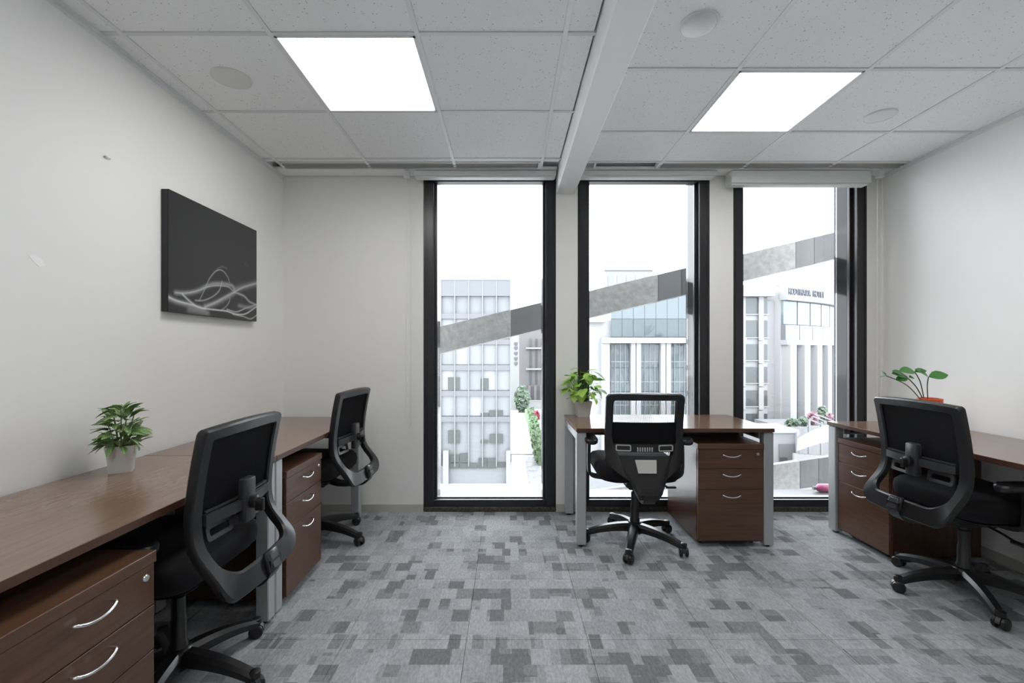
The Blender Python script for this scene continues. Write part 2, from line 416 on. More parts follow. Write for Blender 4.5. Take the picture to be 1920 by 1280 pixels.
# ceiling lights
lab = {0: 'square white ceiling light panel over the left desks, nearer the windows', 1: 'unseen ceiling light panel added behind the viewer to light the room',
       2: 'square white ceiling light panel on the right, nearer the windows', 3: 'square white ceiling light panel on the right, behind the viewer'}
for i, (sd, x0, x1, y0, y1) in enumerate(LIGHTCELLS):
    cx, cy = (x0 + x1) / 2, (y0 + y1) / 2; hx, hy = (x1 - x0) / 2 - .010, (y1 - y0) / 2 - .010
    t = thing('ceiling_light_panel', lab[i], 'ceiling light', (cx, cy, ZC), 0, 'ceiling light panels')
    fw = .010
    obj('frame', MB().box(-hx, hx, -hy, -hy + fw, -.003, .02).box(-hx, hx, hy - fw, hy, -.003, .02).box(-hx, -hx + fw, -hy, hy, -.003, .02).box(hx - fw, hx, -hy, hy, -.003, .02), 'light_frame', t)
    obj('diffuser', MB().box(-hx + fw, hx - fw, -hy + fw, hy - fw, .002, .008), 'light_diffuser', t)
# round covers
def cover(x, y, r, dome, mat, label):
    t = thing('round_ceiling_cover', label, 'ceiling cover', (x, y, ZC + .003), 0, 'round covers on the ceiling')
    obj('rim', MB().lathe([(r, 0), (r, -.004), (r * .93, -.007), (r * .90, -.005), (r * .90, 0)], 36), mat, t, 40)
    obj('face', MB().lathe([(r * .92, -.003)] + [(r * .9 * math.cos(a), -.005 - dome * math.sin(a)) for a in [k * math.pi / 2 / 6 for k in range(6)]] + [(.001, -.005 - dome)], 36), mat, t, 40)
cover(-1.31, 2.158, .088, .003, 'cover_disc', 'flat round grey ceiling cover above the canvas, left of the left light panel')
cover(.755, 1.80, .075, .022, 'cover_disc_light', 'domed round white ceiling cover just right of the beam')
cover(2.05, 2.505, .078, .004, 'cover_disc_light', 'faint round ceiling cover right of the right light panel')
# roller blinds
def blind(x0, x1, zb, label, chain_x, chain_z):
    t = thing('roller_blind', label, 'blind', ((x0 + x1) / 2, 3.3, zb), 0, 'rolled up window blinds')
    cx = (x0 + x1) / 2
    top = ZC - zb - .003
    obj('cassette', MB().box(x0 - cx, x1 - cx, -.05, .05, 0.004, top, .002, 1), 'blind_white', t)
    obj('bottom_bar', MB().box(x0 - cx + .01, x1 - cx - .01, -.03, .03, -.008, .004, .003), 'blind_white', t)
    if chain_x is not None:
        hx = chain_x - cx
        obj('end_bracket', MB().box(hx - .03, hx + .012, -.06, -.02, top - .05, top, .004), 'blind_white', t)
        zt = top - .04; zl = chain_z - zb
        path = [(hx - .018, -.03, zt), (hx - .018, -.03, zl + .02), (hx - .012, -.03, zl + .004), (hx, -.03, zl), (hx + .012, -.03, zl + .004), (hx + .018, -.03, zl + .02), (hx + .018, -.03, zt)]
        obj('bead_chain', MB().tube(path, .0022, 6), 'chain_white', t, 60)
blind(-.674, .346, 2.447, 'rolled white blind over the leftmost window', -.715, .64)
blind(.507, 1.500, 2.447, 'rolled white blind over the middle window', None, 0)
blind(1.600, 2.600, 2.392, 'deeper rolled white blind over the rightmost window', 2.675, .86)

# ------------------------------------------------------------------ canvas picture
def canvas():
    t = thing('canvas_picture', 'black canvas print with white light swirls on the left wall', 'picture', (XL, 2.575, 1.383), 0)
    W, H, T = .77, .59, .036
    obj('stretcher_block', MB().box(.001, T - .002, -W / 2, W / 2, 0, H, .002), nmat('canvas_black', (0.018, 0.018, 0.020), 0.5), t)
    nu, nv = 300, 230
    zn, zf = 2.19, 2.96
    def conv(pts):
        out = []
        for (x, y) in pts:
            s = (x - 155) / 732; u = s * zn / (zf + s * (zn - zf))
            yt, yb = 97 + 365 * s, 1115 + 85 * s
            out.append((u, (yb - y) / (yb - yt)))
        P = smoothpath([(a, b, 0) for a, b in out], 10); return np.array([(p.x, p.y) for p in P])
    curves = [([(215,960),(300,965),(400,945),(480,905),(560,890),(680,905),(705,950)], .35, .020), ([(215,960),(300,965),(400,945),(480,915),(560,905),(650,915),(690,950)], .45, .006),
        ([(410,1030),(450,950),(500,840),(560,780),(610,785),(650,840),(662,880)], .42, .005), ([(500,840),(560,770),(600,750),(640,765)], .12, .008),
        ([(120,975),(220,1025),(340,1058),(450,1090),(560,1105),(640,1115),(720,1140),(800,1135),(890,1075)], .8, .007), ([(155,1000),(220,1032),(340,1066),(450,1096)], .35, .022),
        ([(270,970),(330,1030),(400,1080),(470,1095)], .6, .010), ([(460,1080),(550,1040),(640,990),(700,960),(780,920),(885,890)], .55, .010), ([(460,1075),(550,1045),(640,1000),(700,965)], .3, .024),
        ([(380,1025),(450,1025),(530,990),(580,940),(600,870)], .4, .007), ([(700,960),(780,990),(830,1040),(890,1065)], .42, .011), ([(590,1110),(640,1070),(665,1020),(655,985)], .3, .007),
        ([(640,1100),(720,1120),(800,1090),(890,1060)], .5, .007), ([(690,1140),(780,1160),(840,1178),(890,1145)], .55, .006), ([(700,940),(790,915),(885,890)], .22, .030),
        ([(330,1100),(400,1110),(480,1130)], .22, .030), ([(740,1070),(820,1085),(890,1080)], .25, .020), ([(790,725),(822,752)], .06, .006)]
    u = np.linspace(0, 1, nu); v = np.linspace(0, 1, nv); U, V = np.meshgrid(u, v)
    I = np.zeros_like(U); asp = W / H
    for pts, amp, wd in curves:
        C = conv(pts); d2 = np.full(U.shape, 9.0)
        for k in range(len(C) - 1):
            a, b = C[k], C[k + 1]; ex, ey = (b[0] - a[0]) * asp, b[1] - a[1]; L2 = ex * ex + ey * ey + 1e-9
            qx, qy = (U - a[0]) * asp, V - a[1]; tt = np.clip((qx * ex + qy * ey) / L2, 0, 1)
            d2 = np.minimum(d2, (qx - tt * ex) ** 2 + (qy - tt * ey) ** 2)
        I = np.maximum(I, I * .5 + amp * np.exp(-d2 / (wd * wd)))
    I = np.clip(I * 1.25, 0, .95)
    verts = [(T, -W / 2 + W * a, H * b) for b in v for a in u]
    faces = [(j * nu + i, j * nu + i + 1, (j + 1) * nu + i + 1, (j + 1) * nu + i) for j in range(nv - 1) for i in range(nu - 1)]
    me = bpy.data.meshes.new('printed_face'); me.from_pydata(verts, [], faces)
    ca = me.color_attributes.new('ink', 'FLOAT_COLOR', 'POINT')
    I = I.ravel(); base = np.stack([.024 + I * .62, .0245 + I * .63, .028 + I * .64, np.ones_like(I)], 1).astype(np.float32)
    ca.data.foreach_set('color', base.ravel())
    m = nmat('canvas_print', (.03, .03, .03), .35, spec=.6); q = NT(m); an = q.n('ShaderNodeAttribute'); an.attribute_name = 'ink'; q.color(an.outputs['Color'])
    me.materials.append(m); link('printed_face', me, t)
canvas()

# ------------------------------------------------------------------ desks
DT = .722
def make_desk(label):
    t = thing('office_desk', label, 'desk', (0, 0, 0), 0, 'walnut desks with silver leg frames')
    top = obj('desk_top', MB().box(-.6, .6, 0, .6, DT - .024, DT, .0015), 'wood_top', t)
    obj('edge_band', MB().box(-.6, .6, -.0012, .001, DT - .0235, DT - .001), 'wood_edge', top)
    for sx in (-1, 1):
        xo, xi = sx * .598, sx * .540
        fr = obj('leg_frame', MB().box(xo, xi, .06, .54, DT - .075, DT - .030, .003), 'silver_paint', t)
        obj('post', MB().box(xo, xi, .004, .060, .012, DT - .026, .004), 'silver_paint', fr)
        obj('post', MB().box(xo, xi, .540, .596, .012, DT - .026, .004), 'silver_paint', fr)
        obj('glide', MB().lathe([(.016, 0), (.018, .004), (.012, .012)], 12, (sx * .569, .032, 0)), 'rubber', fr)
        obj('glide', MB().lathe([(.016, 0), (.018, .004), (.012, .012)], 12, (sx * .569, .568, 0)), 'rubber', fr)
        obj('bracket', MB().box(sx * .54, sx * .44, .10, .16, DT - .032, DT - .024).box(sx * .54, sx * .533, .10, .16, DT - .060, DT - .024), 'dark_steel', fr)
    obj('cross_beam', MB().box(-.54, .54, .30, .34, DT - .095, DT - .028, .002), 'dark_steel', t)
    return t
d1 = make_desk('nearest walnut desk along the left wall with the striped plant')
d1.location = (-1.038, 1.44, 0); d1.rotation_euler.z = R(90)
d2 = copy_tree(d1); d2['label'] = 'farther walnut desk along the left wall beside the window wall'; d2.location = (-1.038, 2.645, 0.003)
d3 = copy_tree(d1); d3['label'] = 'walnut desk in front of the middle window with the lime plant'; d3.location = (1.017, 2.757, 0); d3.rotation_euler.z = 0
d4 = copy_tree(d1); d4['label'] = 'walnut desk along the right wall with the orange pot'; d4.location = (2.135, 2.44, 0); d4.rotation_euler.z = R(-90); d4.scale.x = 1.13; d4.location.y = 2.362
d2.location.z = 0.0
# ------------------------------------------------------------------ pedestals
def make_ped(label):
    t = thing('drawer_pedestal', label, 'pedestal', (0, 0, 0), 0, 'three drawer walnut pedestals')
    obj('body', MB().box(-.2, .2, .019, .52, .028, .60, .001), 'wood_side', t)
    obj('top_panel', MB().box(-.202, .202, -.004, .522, .596, .628, .0015), 'wood_dark', t)
    obj('plinth', MB().box(-.185, .185, .03, .50, .022, .03), 'wood_side', t)
    zs = [(.478, .593), (.352, .475), (.040, .349)]
    for i, (a, b) in enumerate(zs):
        d = obj('drawer', MB().box(-.198, .198, 0, .018, a, b, .0012), 'wood_dark', t)
        hz = b - .030
        pts = smoothpath([(-.055, 0, 0), (-.052, -.018, 0), (-.03, -.024, -.008), (0, -.026, -.011), (.03, -.024, -.008), (.052, -.018, 0), (.055, 0, 0)], 5)
        obj('handle', MB().tube([(p.x, p.y, p.z + hz) for p in pts], .0042, 8), 'chrome', d, 60)
        if i == 0:
            obj('lock', MB().lathe([(.001, -.006), (.0085, -.006), (.0105, -.003), (.0105, 0)], 18, (.165, 0, b - .028), 'y').box(.1635, .1665, -.0075, -.005, b - .034, b - .022), 'chrome', d, 40)
    for sx in (-1, 1):
        for y in (.07, .46):
            obj('caster', MB().lathe([(.012, -.009), (.0145, -.006), (.0145, .006), (.012, .009)], 14, (sx * .16, y, .0145), 'x').box(sx * .16 - .01, sx * .16 + .01, y - .008, y + .008, .018, .028), 'rubber', t, 40)
    return t
p1 = make_ped('nearest walnut drawer pedestal under the left desk, cut by the frame')
p1.location = (-1.003, 1.093, 0); p1.rotation_euler.z = R(90)
p2 = copy_tree(p1); p2['label'] = 'walnut drawer pedestal on the left between the two chairs'; p2.location = (-1.035, 2.325, 0)
p3 = copy_tree(p1); p3['label'] = 'walnut drawer pedestal under the central window desk'; p3.location = (1.355, 2.765, 0); p3.rotation_euler.z = 0
p4 = copy_tree(p1); p4['label'] = 'walnut drawer pedestal under the right wall desk'; p4.location = (2.150, 2.765, 0); p4.rotation_euler.z = R(-90)

# ------------------------------------------------------------------ office chair
def make_chair(variant, label):
    A = variant == 'A'
    t = thing('office_chair', label, 'chair', (0, 0, 0), 0, 'black mesh office chairs')
    # --- base
    hub = obj('hub', MB().lathe([(.020, .062), (.045, .066), (.048, .085), (.044, .125), (.034, .135), (.02, .137)], 24), 'black_plastic', t, 40)
    leg = MB(); rings = []
    N = 12
    for k in range(N + 1):
        f = k / N; r = .030 + f * .270
        zt = .128 - .010 * f - .045 * f ** 2.2; h = .048 - .018 * f; wd = .031 - .010 * f
        rings.append([(r, -wd, zt - h), (r, -wd * .98, zt - h * .35), (r, -wd * .55, zt), (r, wd * .55, zt), (r, wd * .98, zt - h * .35), (r, wd, zt - h)])
    leg.loft(rings)
    leg.lathe([(.016, .052), (.019, .056), (.019, .076), (.012, .080)], 14, (.300, 0, 0))
    legm = leg.mesh('star_leg', 'black_plastic', 35)
    hood = MB()
    pts = [(-.028, .030), (-.022, .047), (-.006, .056), (.012, .055), (.024, .045), (.030, .028), (.024, .028), (.0, .034), (-.02, .026)]
    hood.prism(pts, 'y', -.008, .008).lathe([(.006, .03), (.006, .062)], 10)
    hoodm = hood.mesh('caster_hood', 'grey_plastic', 35)
    wh = MB()
    for s in (-1, 1):
        wh.lathe([(.001, s * .008), (.024, s * .008), (.0275, s * .011), (.0275, s * .020), (.023, s * .025), (.010, s * .026), (.001, s * .0265)], 20, (0, 0, .0275), 'y')
    whm = wh.mesh('caster_wheel', 'black_plastic', 40)
    for k in range(5):
        a = R(-98 + 72 * k)
        L = link('star_leg', legm, t, (0, 0, 0), (0, 0, a))
        cz = random.uniform(-1.2, 1.2)
        link('caster_hood', hoodm, L, (.300, 0, 0), (0, 0, cz)); link('caster_wheel', whm, L, (.300, 0, 0), (0, 0, cz))
    # --- gas lift
    obj('gas_lift', MB().lathe([(.030, .12), (.030, .150), (.026, .155), (.0255, .235), (.022, .24), (.022, .315), (.0145, .318), (.0145, .385)], 20), 'black_plastic', t, 40)
    # --- mechanism
    mech = obj('tilt_mechanism', MB().box(-.075, .075, -.10, .12, .365, .402, .012, 2).box(-.055, .055, -.07, .07, .345, .37, .01), 'black_plastic', t, 40)
    obj('height_lever', MB().tube([(.06, .02, .375), (.16, .02, .358), (.205, .02, .345)], .0055, 8).box(.195, .260, .006, .034, .334, .348, .005), 'black_plastic', mech, 40)
    obj('tension_knob', MB().lathe([(.001, .355), (.028, .356), (.032, .362), (.032, .345), (.001, .343)][::-1], 18, (0, .12, -.01)), 'black_plastic', mech, 40)
    # --- seat
    st = MB(); rings = []
    for (z, ins) in ((.418, .045), (.424, .018), (.438, .004), (.470, 0.0), (.500, .004), (.518, .018), (.527, .045), (.531, .10), (.530, .17)):
        hx, hy = .250 - ins, .238 - ins
        rr = max(.085 - ins * .3, .02)
        pl = rrect(hx, hy, min(rr, hx - .001, hy - .001), 6, 0, .055)
        rings.append([(x, y, z - (.020 * max(0, (y - .15) / .14) ** 2 if z > .47 else 0) + .008 * (abs(x) / .25) ** 2) for x, y in pl])
    st.loft(rings)
    seat = obj('seat', st, 'black_fabric', t, 60)
    obj('seat_pan', MB().loft([[(x, y, z) for x, y in rrect(h, h - .01, .07, 5, 0, .05)] for z, h in ((.402, .15), (.406, .19), (.421, .222))]), 'black_plastic', seat, 40)
    # --- backrest surface
    prof = ([(-.240, .945), (-.222, .86), (-.206, .76), (-.197, .67), (-.200, .60), (-.218, .545), (-.252, .49), (-.284, .445), (-.297, .405), (-.290, .372)] if not A else [(-.240, .945), (-.222, .86), (-.206, .76), (-.197, .67), (-.200, .60), (-.218, .55), (-.252, .505), (-.284, .465), (-.299, .428), (-.296, .395)])
    PP = smoothpath([(0, y, z) for y, z in prof], 10)
    ss = [0.0]
    for k in range(1, len(PP)): ss.append(ss[-1] + (PP[k] - PP[k - 1]).length)
    Ltot = ss[-1]; sa = np.array(ss); ya = np.array([p.y for p in PP]); za = np.array([p.z for p in PP])
    HW = .236 if A else .222
    def raw(x, s):
        y = float(np.interp(s, sa, ya)); z = float(np.interp(s, sa, za)); f = s / Ltot
        b = (.014 + .012 * max(0, (f - .6) / .4)) if A else .028; q = max(0.0, 1 - (x / HW) ** 2)
        z2 = z + (.010 * q if f < .1 else 0) * (1 - f / .1)
        return Vector((x, y - b * q, z2))
    def surf(x, s, off=0.0):
        e = .004
        p = raw(x, s); du = raw(x + e, s) - raw(x - e, s); dv = raw(x, min(s + e, Ltot)) - raw(x, max(s - e, 0))
        n = du.cross(dv).normalized()
        if n.y < 0: n = -n
        return p + n * off
    def sz(z): return float(np.interp(-z, -za, sa))
    def hwf(s):
        f = s / Ltot
        if A: return 1.0
        return float(np.interp(float(np.interp(s, sa, za)), [.37, .40, .438, .469, .50, .55], [.25, .27, .31, .43, .69, 1.0]))
    def rloop(hw, s0, s1, rt, rb, n=8, m=14):
        # closed loop in (x, s): top edge, right side, bottom edge, left side; same count for inner and outer
        out = []
        def arc(cx, cs, r, a0, a1):
            for k in range(n): a = R(a0 + (a1 - a0) * k / n); out.append((cx + r * math.cos(a), cs - r * math.sin(a)))
        def line(p, q):
            for k in range(m): f = k / m; out.append((p[0] + (q[0] - p[0]) * f, p[1] + (q[1] - p[1]) * f))
        arc(hw - rt, s0 + rt, rt, 90, 0); line((hw, s0 + rt), (hw, s1 - rb)); arc(hw - rb, s1 - rb, rb, 0, -90)
        line((hw - rb, s1), (-hw + rb, s1)); arc(-hw + rb, s1 - rb, rb, -90, -180); line((-hw, s1 - rb), (-hw, s0 + rt)); arc(-hw + rt, s0 + rt, rt, 180, 90); line((-hw + rt, s0), (hw - rt, s0))
        return [(x * hwf(s), s) for x, s in out]
    bot = .075 if A else Ltot - sz(.592)
    outer = rloop(HW, 0, Ltot, .016 if A else .028, .065 if A else .02); inner = rloop(HW - .045, .036, Ltot - bot, .012, .065 if A else .03)
    th = .017
    rings = []
    for (ox, os_), (ix, is_) in zip(outer, inner):
        ring = []
        for wv, o in ((0, -.6), (.12, -1), (.88, -1), (1, -.6), (1, .6), (.88, 1), (.12, 1), (0, .6)):
            x = ox + (ix - ox) * wv; s = os_ + (is_ - os_) * wv
            ring.append(surf(x, s, o * th))
        rings.append(ring)
    fr = obj('back_frame', MB().loft(rings, False, True, True), 'black_plastic', t, 35)
    # --- woven mesh: thin deep vertical strands
    ms = MB(); s_end = sz(.655); step = .0042; dep = .0021 if A else .0011; tw = .00035
    xs = np.arange(-(HW - .040), HW - .040, step)
    SS = np.linspace(.030, s_end, 12)
    for x in xs:
        rg = []
        for s in SS:
            a, b = surf(x, s, dep), surf(x, s, -dep)
            rg.append([a + Vector((tw, 0, 0)), a - Vector((tw, 0, 0)), b - Vector((tw, 0, 0)), b + Vector((tw, 0, 0))])
        ms.loft(rg, False)
    for s in np.linspace(.05, s_end - .01, 40):
        rg = []
        for x in np.linspace(-(HW - .04), HW - .04, 9):
            a = surf(x, s, -.0005); rg.append([a, a + Vector((0, 0, .0008)), a + Vector((0, -.0006, .0004))])
        ms.loft(rg, False)
    tag(obj('back_mesh', ms, 'mesh_strand', t), kind='stuff')
    # --- lumbar
    def strip(x0, x1, z0, z1, o0, o1, n=14, bow=0.0):
        rg = []
        for x in np.linspace(x0, x1, n):
            b = -bow * max(0, 1 - (x / .18) ** 2)
            sA, sB = sz(z1), sz(z0)
            rg.append([surf(x, sA, o0 + b), surf(x, sA, o1 + b), surf(x, sB, o1 + b), surf(x, sB, o0 + b)])
        return MB().loft(rg)
    if A:
        lb = obj('lumbar_bar', strip(-.185, .185, .635, .672, -.022, -.006, 18, .018), 'grey_plastic', t, 35)
        obj('lumbar_rail', strip(-.180, .180, .676, .682, -.016, -.006, 18, .006), 'grey_plastic', lb, 35)
        c = surf(0, sz(.655), -.035)
        obj('lumbar_spine', MB().box(-.032, .032, c.y - .018, c.y + .016, .585, .742, .010, 2), 'grey_plastic', lb, 40)
        obj('lumbar_knob', MB().lathe([(.001, 0), (.022, -.001), (.024, -.006), (.022, -.020), (.014, -.024), (.012, -.040), (.001, -.042)], 18, (0, c.y - .016, .655), 'y').box(-.008, .008, c.y - .062, c.y - .03, .622, .668, .004), 'black_plastic', lb, 40)
        for sx in (-1, 1):
            ring = []
            for (px_, pz_), (qx_, qz_) in zip(rrect(.062, .026, .012, 4, sx * .105, .600), rrect(.046, .012, .006, 4, sx * .105, .600)):
                a0 = surf(px_, sz(pz_), -.004); a1 = surf(px_, sz(pz_), .004); b1 = surf(qx_, sz(qz_), .004); b0 = surf(qx_, sz(qz_), -.004)
                ring.append([a0, a1, b1, b0])
            obj('lumbar_pad', MB().loft(ring, False, True, True), 'grey_plastic', lb, 35)
    else:
        lb = obj('lumbar_bar', strip(-.180, .180, .613, .660, -.012, .006, 18), 'black_plastic', t, 35)
        obj('lumbar_pad', strip(-.182, .182, .660, .780, .003, .012, 18), 'black_fabric', lb, 35)
        for sx in (-1, 1):
            ring = []
            for (px_, pz_), (qx_, qz_) in zip(rrect(.042, .019, .008, 4, sx * .118, .637), rrect(.036, .013, .005, 4, sx * .118, .637)):
                a0 = surf(px_, sz(pz_), -.017); a1 = surf(px_, sz(pz_), -.010); b1 = surf(qx_, sz(qz_), -.010); b0 = surf(qx_, sz(qz_), -.017)
                ring.append([a0, a1, b1, b0])
            obj('vent_ring', MB().loft(ring, False, True, True), 'silver_badge', lb, 35)
        for k in range(7):
            x = (k - 3) * .0135; p = surf(x, sz(.630), -.014)
            obj('vent_bar', MB().box(x - .0035, x + .0035, p.y - .003, p.y + .003, .618, .642, .001), 'silver_badge', lb)
    # --- badge and bracket
    sb = Ltot - .045 if A else sz(.528); p = surf(0, sb, -th)
    p0, p1 = surf(0, sb - .035, -th), surf(0, sb + .035, -th)
    ang = math.atan2(p1.y - p0.y, -(p1.z - p0.z))
    if A:
        bd = obj('back_badge', MB().box(-.036, .036, -.012, .010, -.038, .038, .009, 2), 'black_gloss', t, 40, p, (ang, 0, 0))
        obj('badge_plate', MB().box(-.024, .024, -.0145, -.010, -.026, .026, .003), 'grey_plastic', bd, 40)
    else:
        rg = [[(-.050, -.004, .036), (-.050, .006, .036), (-.042, .006, -.030), (-.042, -.004, -.030)]]
        bd = obj('back_badge', MB().prism([(-.060, .040), (.060, .040), (.050, -.036), (-.050, -.036)], 'y', -.008, .006), 'silver_badge', t, 40, p, (ang, 0, 0))
    q = surf(0, Ltot, 0)
    path = smoothpath([(0, p.y - .004, p.z + .01) if A else (0, q.y - .002, q.z + .055), (0, q.y - .012, q.z + .01), (0, q.y + .03, q.z - .022), (0, -.16, .362), (0, -.08, .380)], 6)
    rg = []
    for i, c in enumerate(path):
        d = (path[min(i + 1, len(path) - 1)] - path[max(i - 1, 0)]).normalized(); n = Vector((0, -d.z, d.y)); hw = .034
        rg.append([c + Vector((hw, 0, 0)) + n * .011, c + Vector((-hw, 0, 0)) + n * .011, c + Vector((-hw, 0, 0)) - n * .011, c + Vector((hw, 0, 0)) - n * .011])
    obj('back_bracket', MB().loft(rg), 'black_plastic', t, 35)
    # --- arms
    up = 0.0 if A else .045
    for sx in (-1, 1):
        path = smoothpath([(sx * .14, 0.0, .408), (sx * .22, 0.0, .410), (sx * .272, 0, .425), (sx * .285, 0, .47), (sx * .285, 0, .56 + up), (sx * .280, 0, .605 + up)], 5)
        rg = []
        for i, c in enumerate(path):
            d = (path[min(i + 1, len(path) - 1)] - path[max(i - 1, 0)]).normalized(); n = Vector((-d.z, 0, d.x)); f = i / (len(path) - 1); hy = .030
            rg.append([c + Vector((0, hy, 0)) + n * .009, c + Vector((0, -hy, 0)) + n * .009, c + Vector((0, -hy, 0)) - n * .009, c + Vector((0, hy, 0)) - n * .009])
        arm = obj('arm_post', MB().loft(rg), 'black_plastic', t, 35)
        obj('arm_pad', MB().loft([[(sx * .282 + x * k, y * k2, z + up - .012 * max(0, (abs(y) - .08) / .05)) for x, y in rrect(.038, .130, .030, 5, 0, -.005)] for z, k, k2 in ((.600, .8, .94), (.606, .97, .99), (.622, 1, 1), (.630, .9, .97), (.632, .6, .9))]), 'black_plastic', arm, 50)
    return t
def set_base(c, extra):
    for ch in c.children:
        if ch.name.startswith('star_leg'): ch.rotation_euler.z += R(extra)
c1 = make_chair('A', 'black mesh office chair in left foreground, cut by the frame')
c1.location = (-1.18, 1.63, 0); c1.rotation_euler.z = R(90)
c2 = copy_tree(c1); c2['label'] = 'black mesh office chair at the far left desk near the window wall'; c2.location = (-1.20, 2.868, 0); c2.rotation_euler.z = R(86); set_base(c2, -3)
c4 = copy_tree(c1); c4['label'] = 'black mesh office chair at the right wall desk'; c4.location = (2.235, 2.23, 0); c4.rotation_euler.z = R(-90); set_base(c4, 3)
c3 = make_chair('B', 'black mesh office chair with silver badge in front of the middle window')
c3.location = (.79, 2.83, 0); c3.rotation_euler.z = R(-2); set_base(c3, -12)

# ------------------------------------------------------------------ plants
def leaf_mesh(name, mat, width=.45, fold=.10, droop=.18, tip=1.0, thick=0.0):
    st = [(0, .02), (.12, .45), (.3, .88), (.5, 1.0), (.7, .80), (.88, .40), (1.0, .02)]
    rings = []
    for f, wv in st:
        z = -droop * f * f; hw = width / 2 * wv
        rings.append([(-hw, f, z + fold * wv), (0, f, z), (hw, f, z + fold * wv)])
    m = MB().loft(rings, False, False)
    me = m.mesh(name, mat, 80); return me
def place_leaf(me, parent, base, yaw, pitch, length, roll=0.0):
    o = link('leaf', me, parent, base); o.rotation_euler = Euler((pitch, roll, yaw), 'XYZ'); o.scale = (length,) * 3; return o
def square_pot(t, top, bot, h, mat):
    p = MB(); rg = []
    for z, k in ((0, bot), (h * .5, bot + (top - bot) * .38), (h * .9, bot + (top - bot) * .88), (h, top), (h, top - .006), (h * .85, top - .010)):
        rg.append([(x, y, z) for x, y in rrect(k, k, .008, 3)])
    p.loft(rg); o = obj('pot', p, mat, t, 35)
    obj('soil', MB().box(-top + .012, top - .012, -top + .012, top - .012, h * .85, h * .9), 'soil', o)
# striped plant on the left desk
t = thing('potted_plant', 'striped green leafy plant in square white pot on the left desk', 'potted plant', (-1.515, 1.785, DT), R(33))
square_pot(t, .047, .036, .103, 'pot_white')
lm = leaf_mesh('leaf', 'leaf_striped', .46, .05, .22)
rnd = random.Random(5)
for k in range(9):
    a = k * 2.4; r = .012 + .022 * rnd.random(); h = rnd.uniform(.05, .16)
    obj('stem', MB().tube([(r * .5 * math.cos(a), r * .5 * math.sin(a), .085), (r * math.cos(a), r * math.sin(a), .10 + h * .5), (r * 1.6 * math.cos(a), r * 1.6 * math.sin(a), .10 + h)], .002, 5), 'stem_green', t)
for k in range(76):
    f = k / 76; a = k * 2.39996; z = .103 + .15 * f ** 1.2; r = .044 * (1 - f * .70)
    L = .056 + .022 * rnd.random() - .006 * f
    place_leaf(lm, t, (r * math.cos(a), r * math.sin(a), z), a - math.pi / 2 + rnd.uniform(-.5, .5), R(rnd.uniform(-30, 45) + 15 * f), L, R(rnd.uniform(-30, 30)))
for k in range(34):
    a = k * 2.39996 + .7; r = .030 + .018 * rnd.random(); z = .102 + .035 * rnd.random()
    place_leaf(lm, t, (r * math.cos(a), r * math.sin(a), z), a - math.pi / 2 + rnd.uniform(-.8, .8), R(rnd.uniform(-35, 60)), rnd.uniform(.038, .058), R(rnd.uniform(-45, 45)))
for (bx, by, bz, yaw, pit, L) in ((-.035, -.03, .165, R(80), R(12), .085), (.0, -.01, .235, R(-75), R(25), .065), (.01, -.02, .20, R(-10), R(62), .075), (-.01, -.02, .215, R(85), R(10), .072), (-.01, -.02, .225, R(60), R(45), .06), (.045, -.02, .15, R(-95), R(5), .07)):
    place_leaf(lm, t, (bx, by, bz), yaw - R(33), pit, L)
# lime plant on the central desk
t = thing('potted_plant', 'lime green leafy plant in white pot on the central desk', 'potted plant', (.540, 3.275, DT), R(8))
square_pot(t, .056, .042, .110, 'pot_white')
lm2 = leaf_mesh('leaf', 'leaf_lime', .74, .05, .28)
rnd = random.Random(11)
ends = []
for k in range(40):
    a = k * 2.39996; f = (k + .5) / 40; z = .125 + .20 * f; r = .035 + .055 * math.sin(math.pi * min(1, f * .9 + .12))
    e = (r * math.cos(a), r * .8 * math.sin(a), z)
    obj('stem', MB().tube([(.2 * e[0], .2 * e[1], .09), (.55 * e[0], .55 * e[1], .09 + (z - .09) * .6), e], .0017, 5), 'stem_green', t)
    place_leaf(lm2, t, e, a - math.pi / 2 + rnd.uniform(-.6, .6), R(rnd.uniform(-35, 25)), rnd.uniform(.072, .105), R(rnd.uniform(-35, 35)))
for (ex, ey, ez, yaw, pit, L) in ((.06, -.03, .325, R(-95), R(-22), .12), (-.03, -.03, .345, R(85), R(5), .075), (-.10, -.02, .265, R(100), R(-5), .065), (-.06, -.03, .25, R(110), R(-70), .06), (.03, -.04, .30, R(170), R(-35), .09), (.09, -.02, .20, R(-100), R(-45), .09), (-.03, -.05, .20, R(170), R(-60), .10), (-.07, -.03, .19, R(160), R(-50), .09)):
    obj('stem', MB().tube([(.1 * ex, .1 * ey, .09), (.6 * ex, .6 * ey, .09 + (ez - .09) * .6), (ex, ey, ez)], .0017, 5), 'stem_green', t)
    place_leaf(lm2, t, (ex, ey, ez), yaw, pit, L)
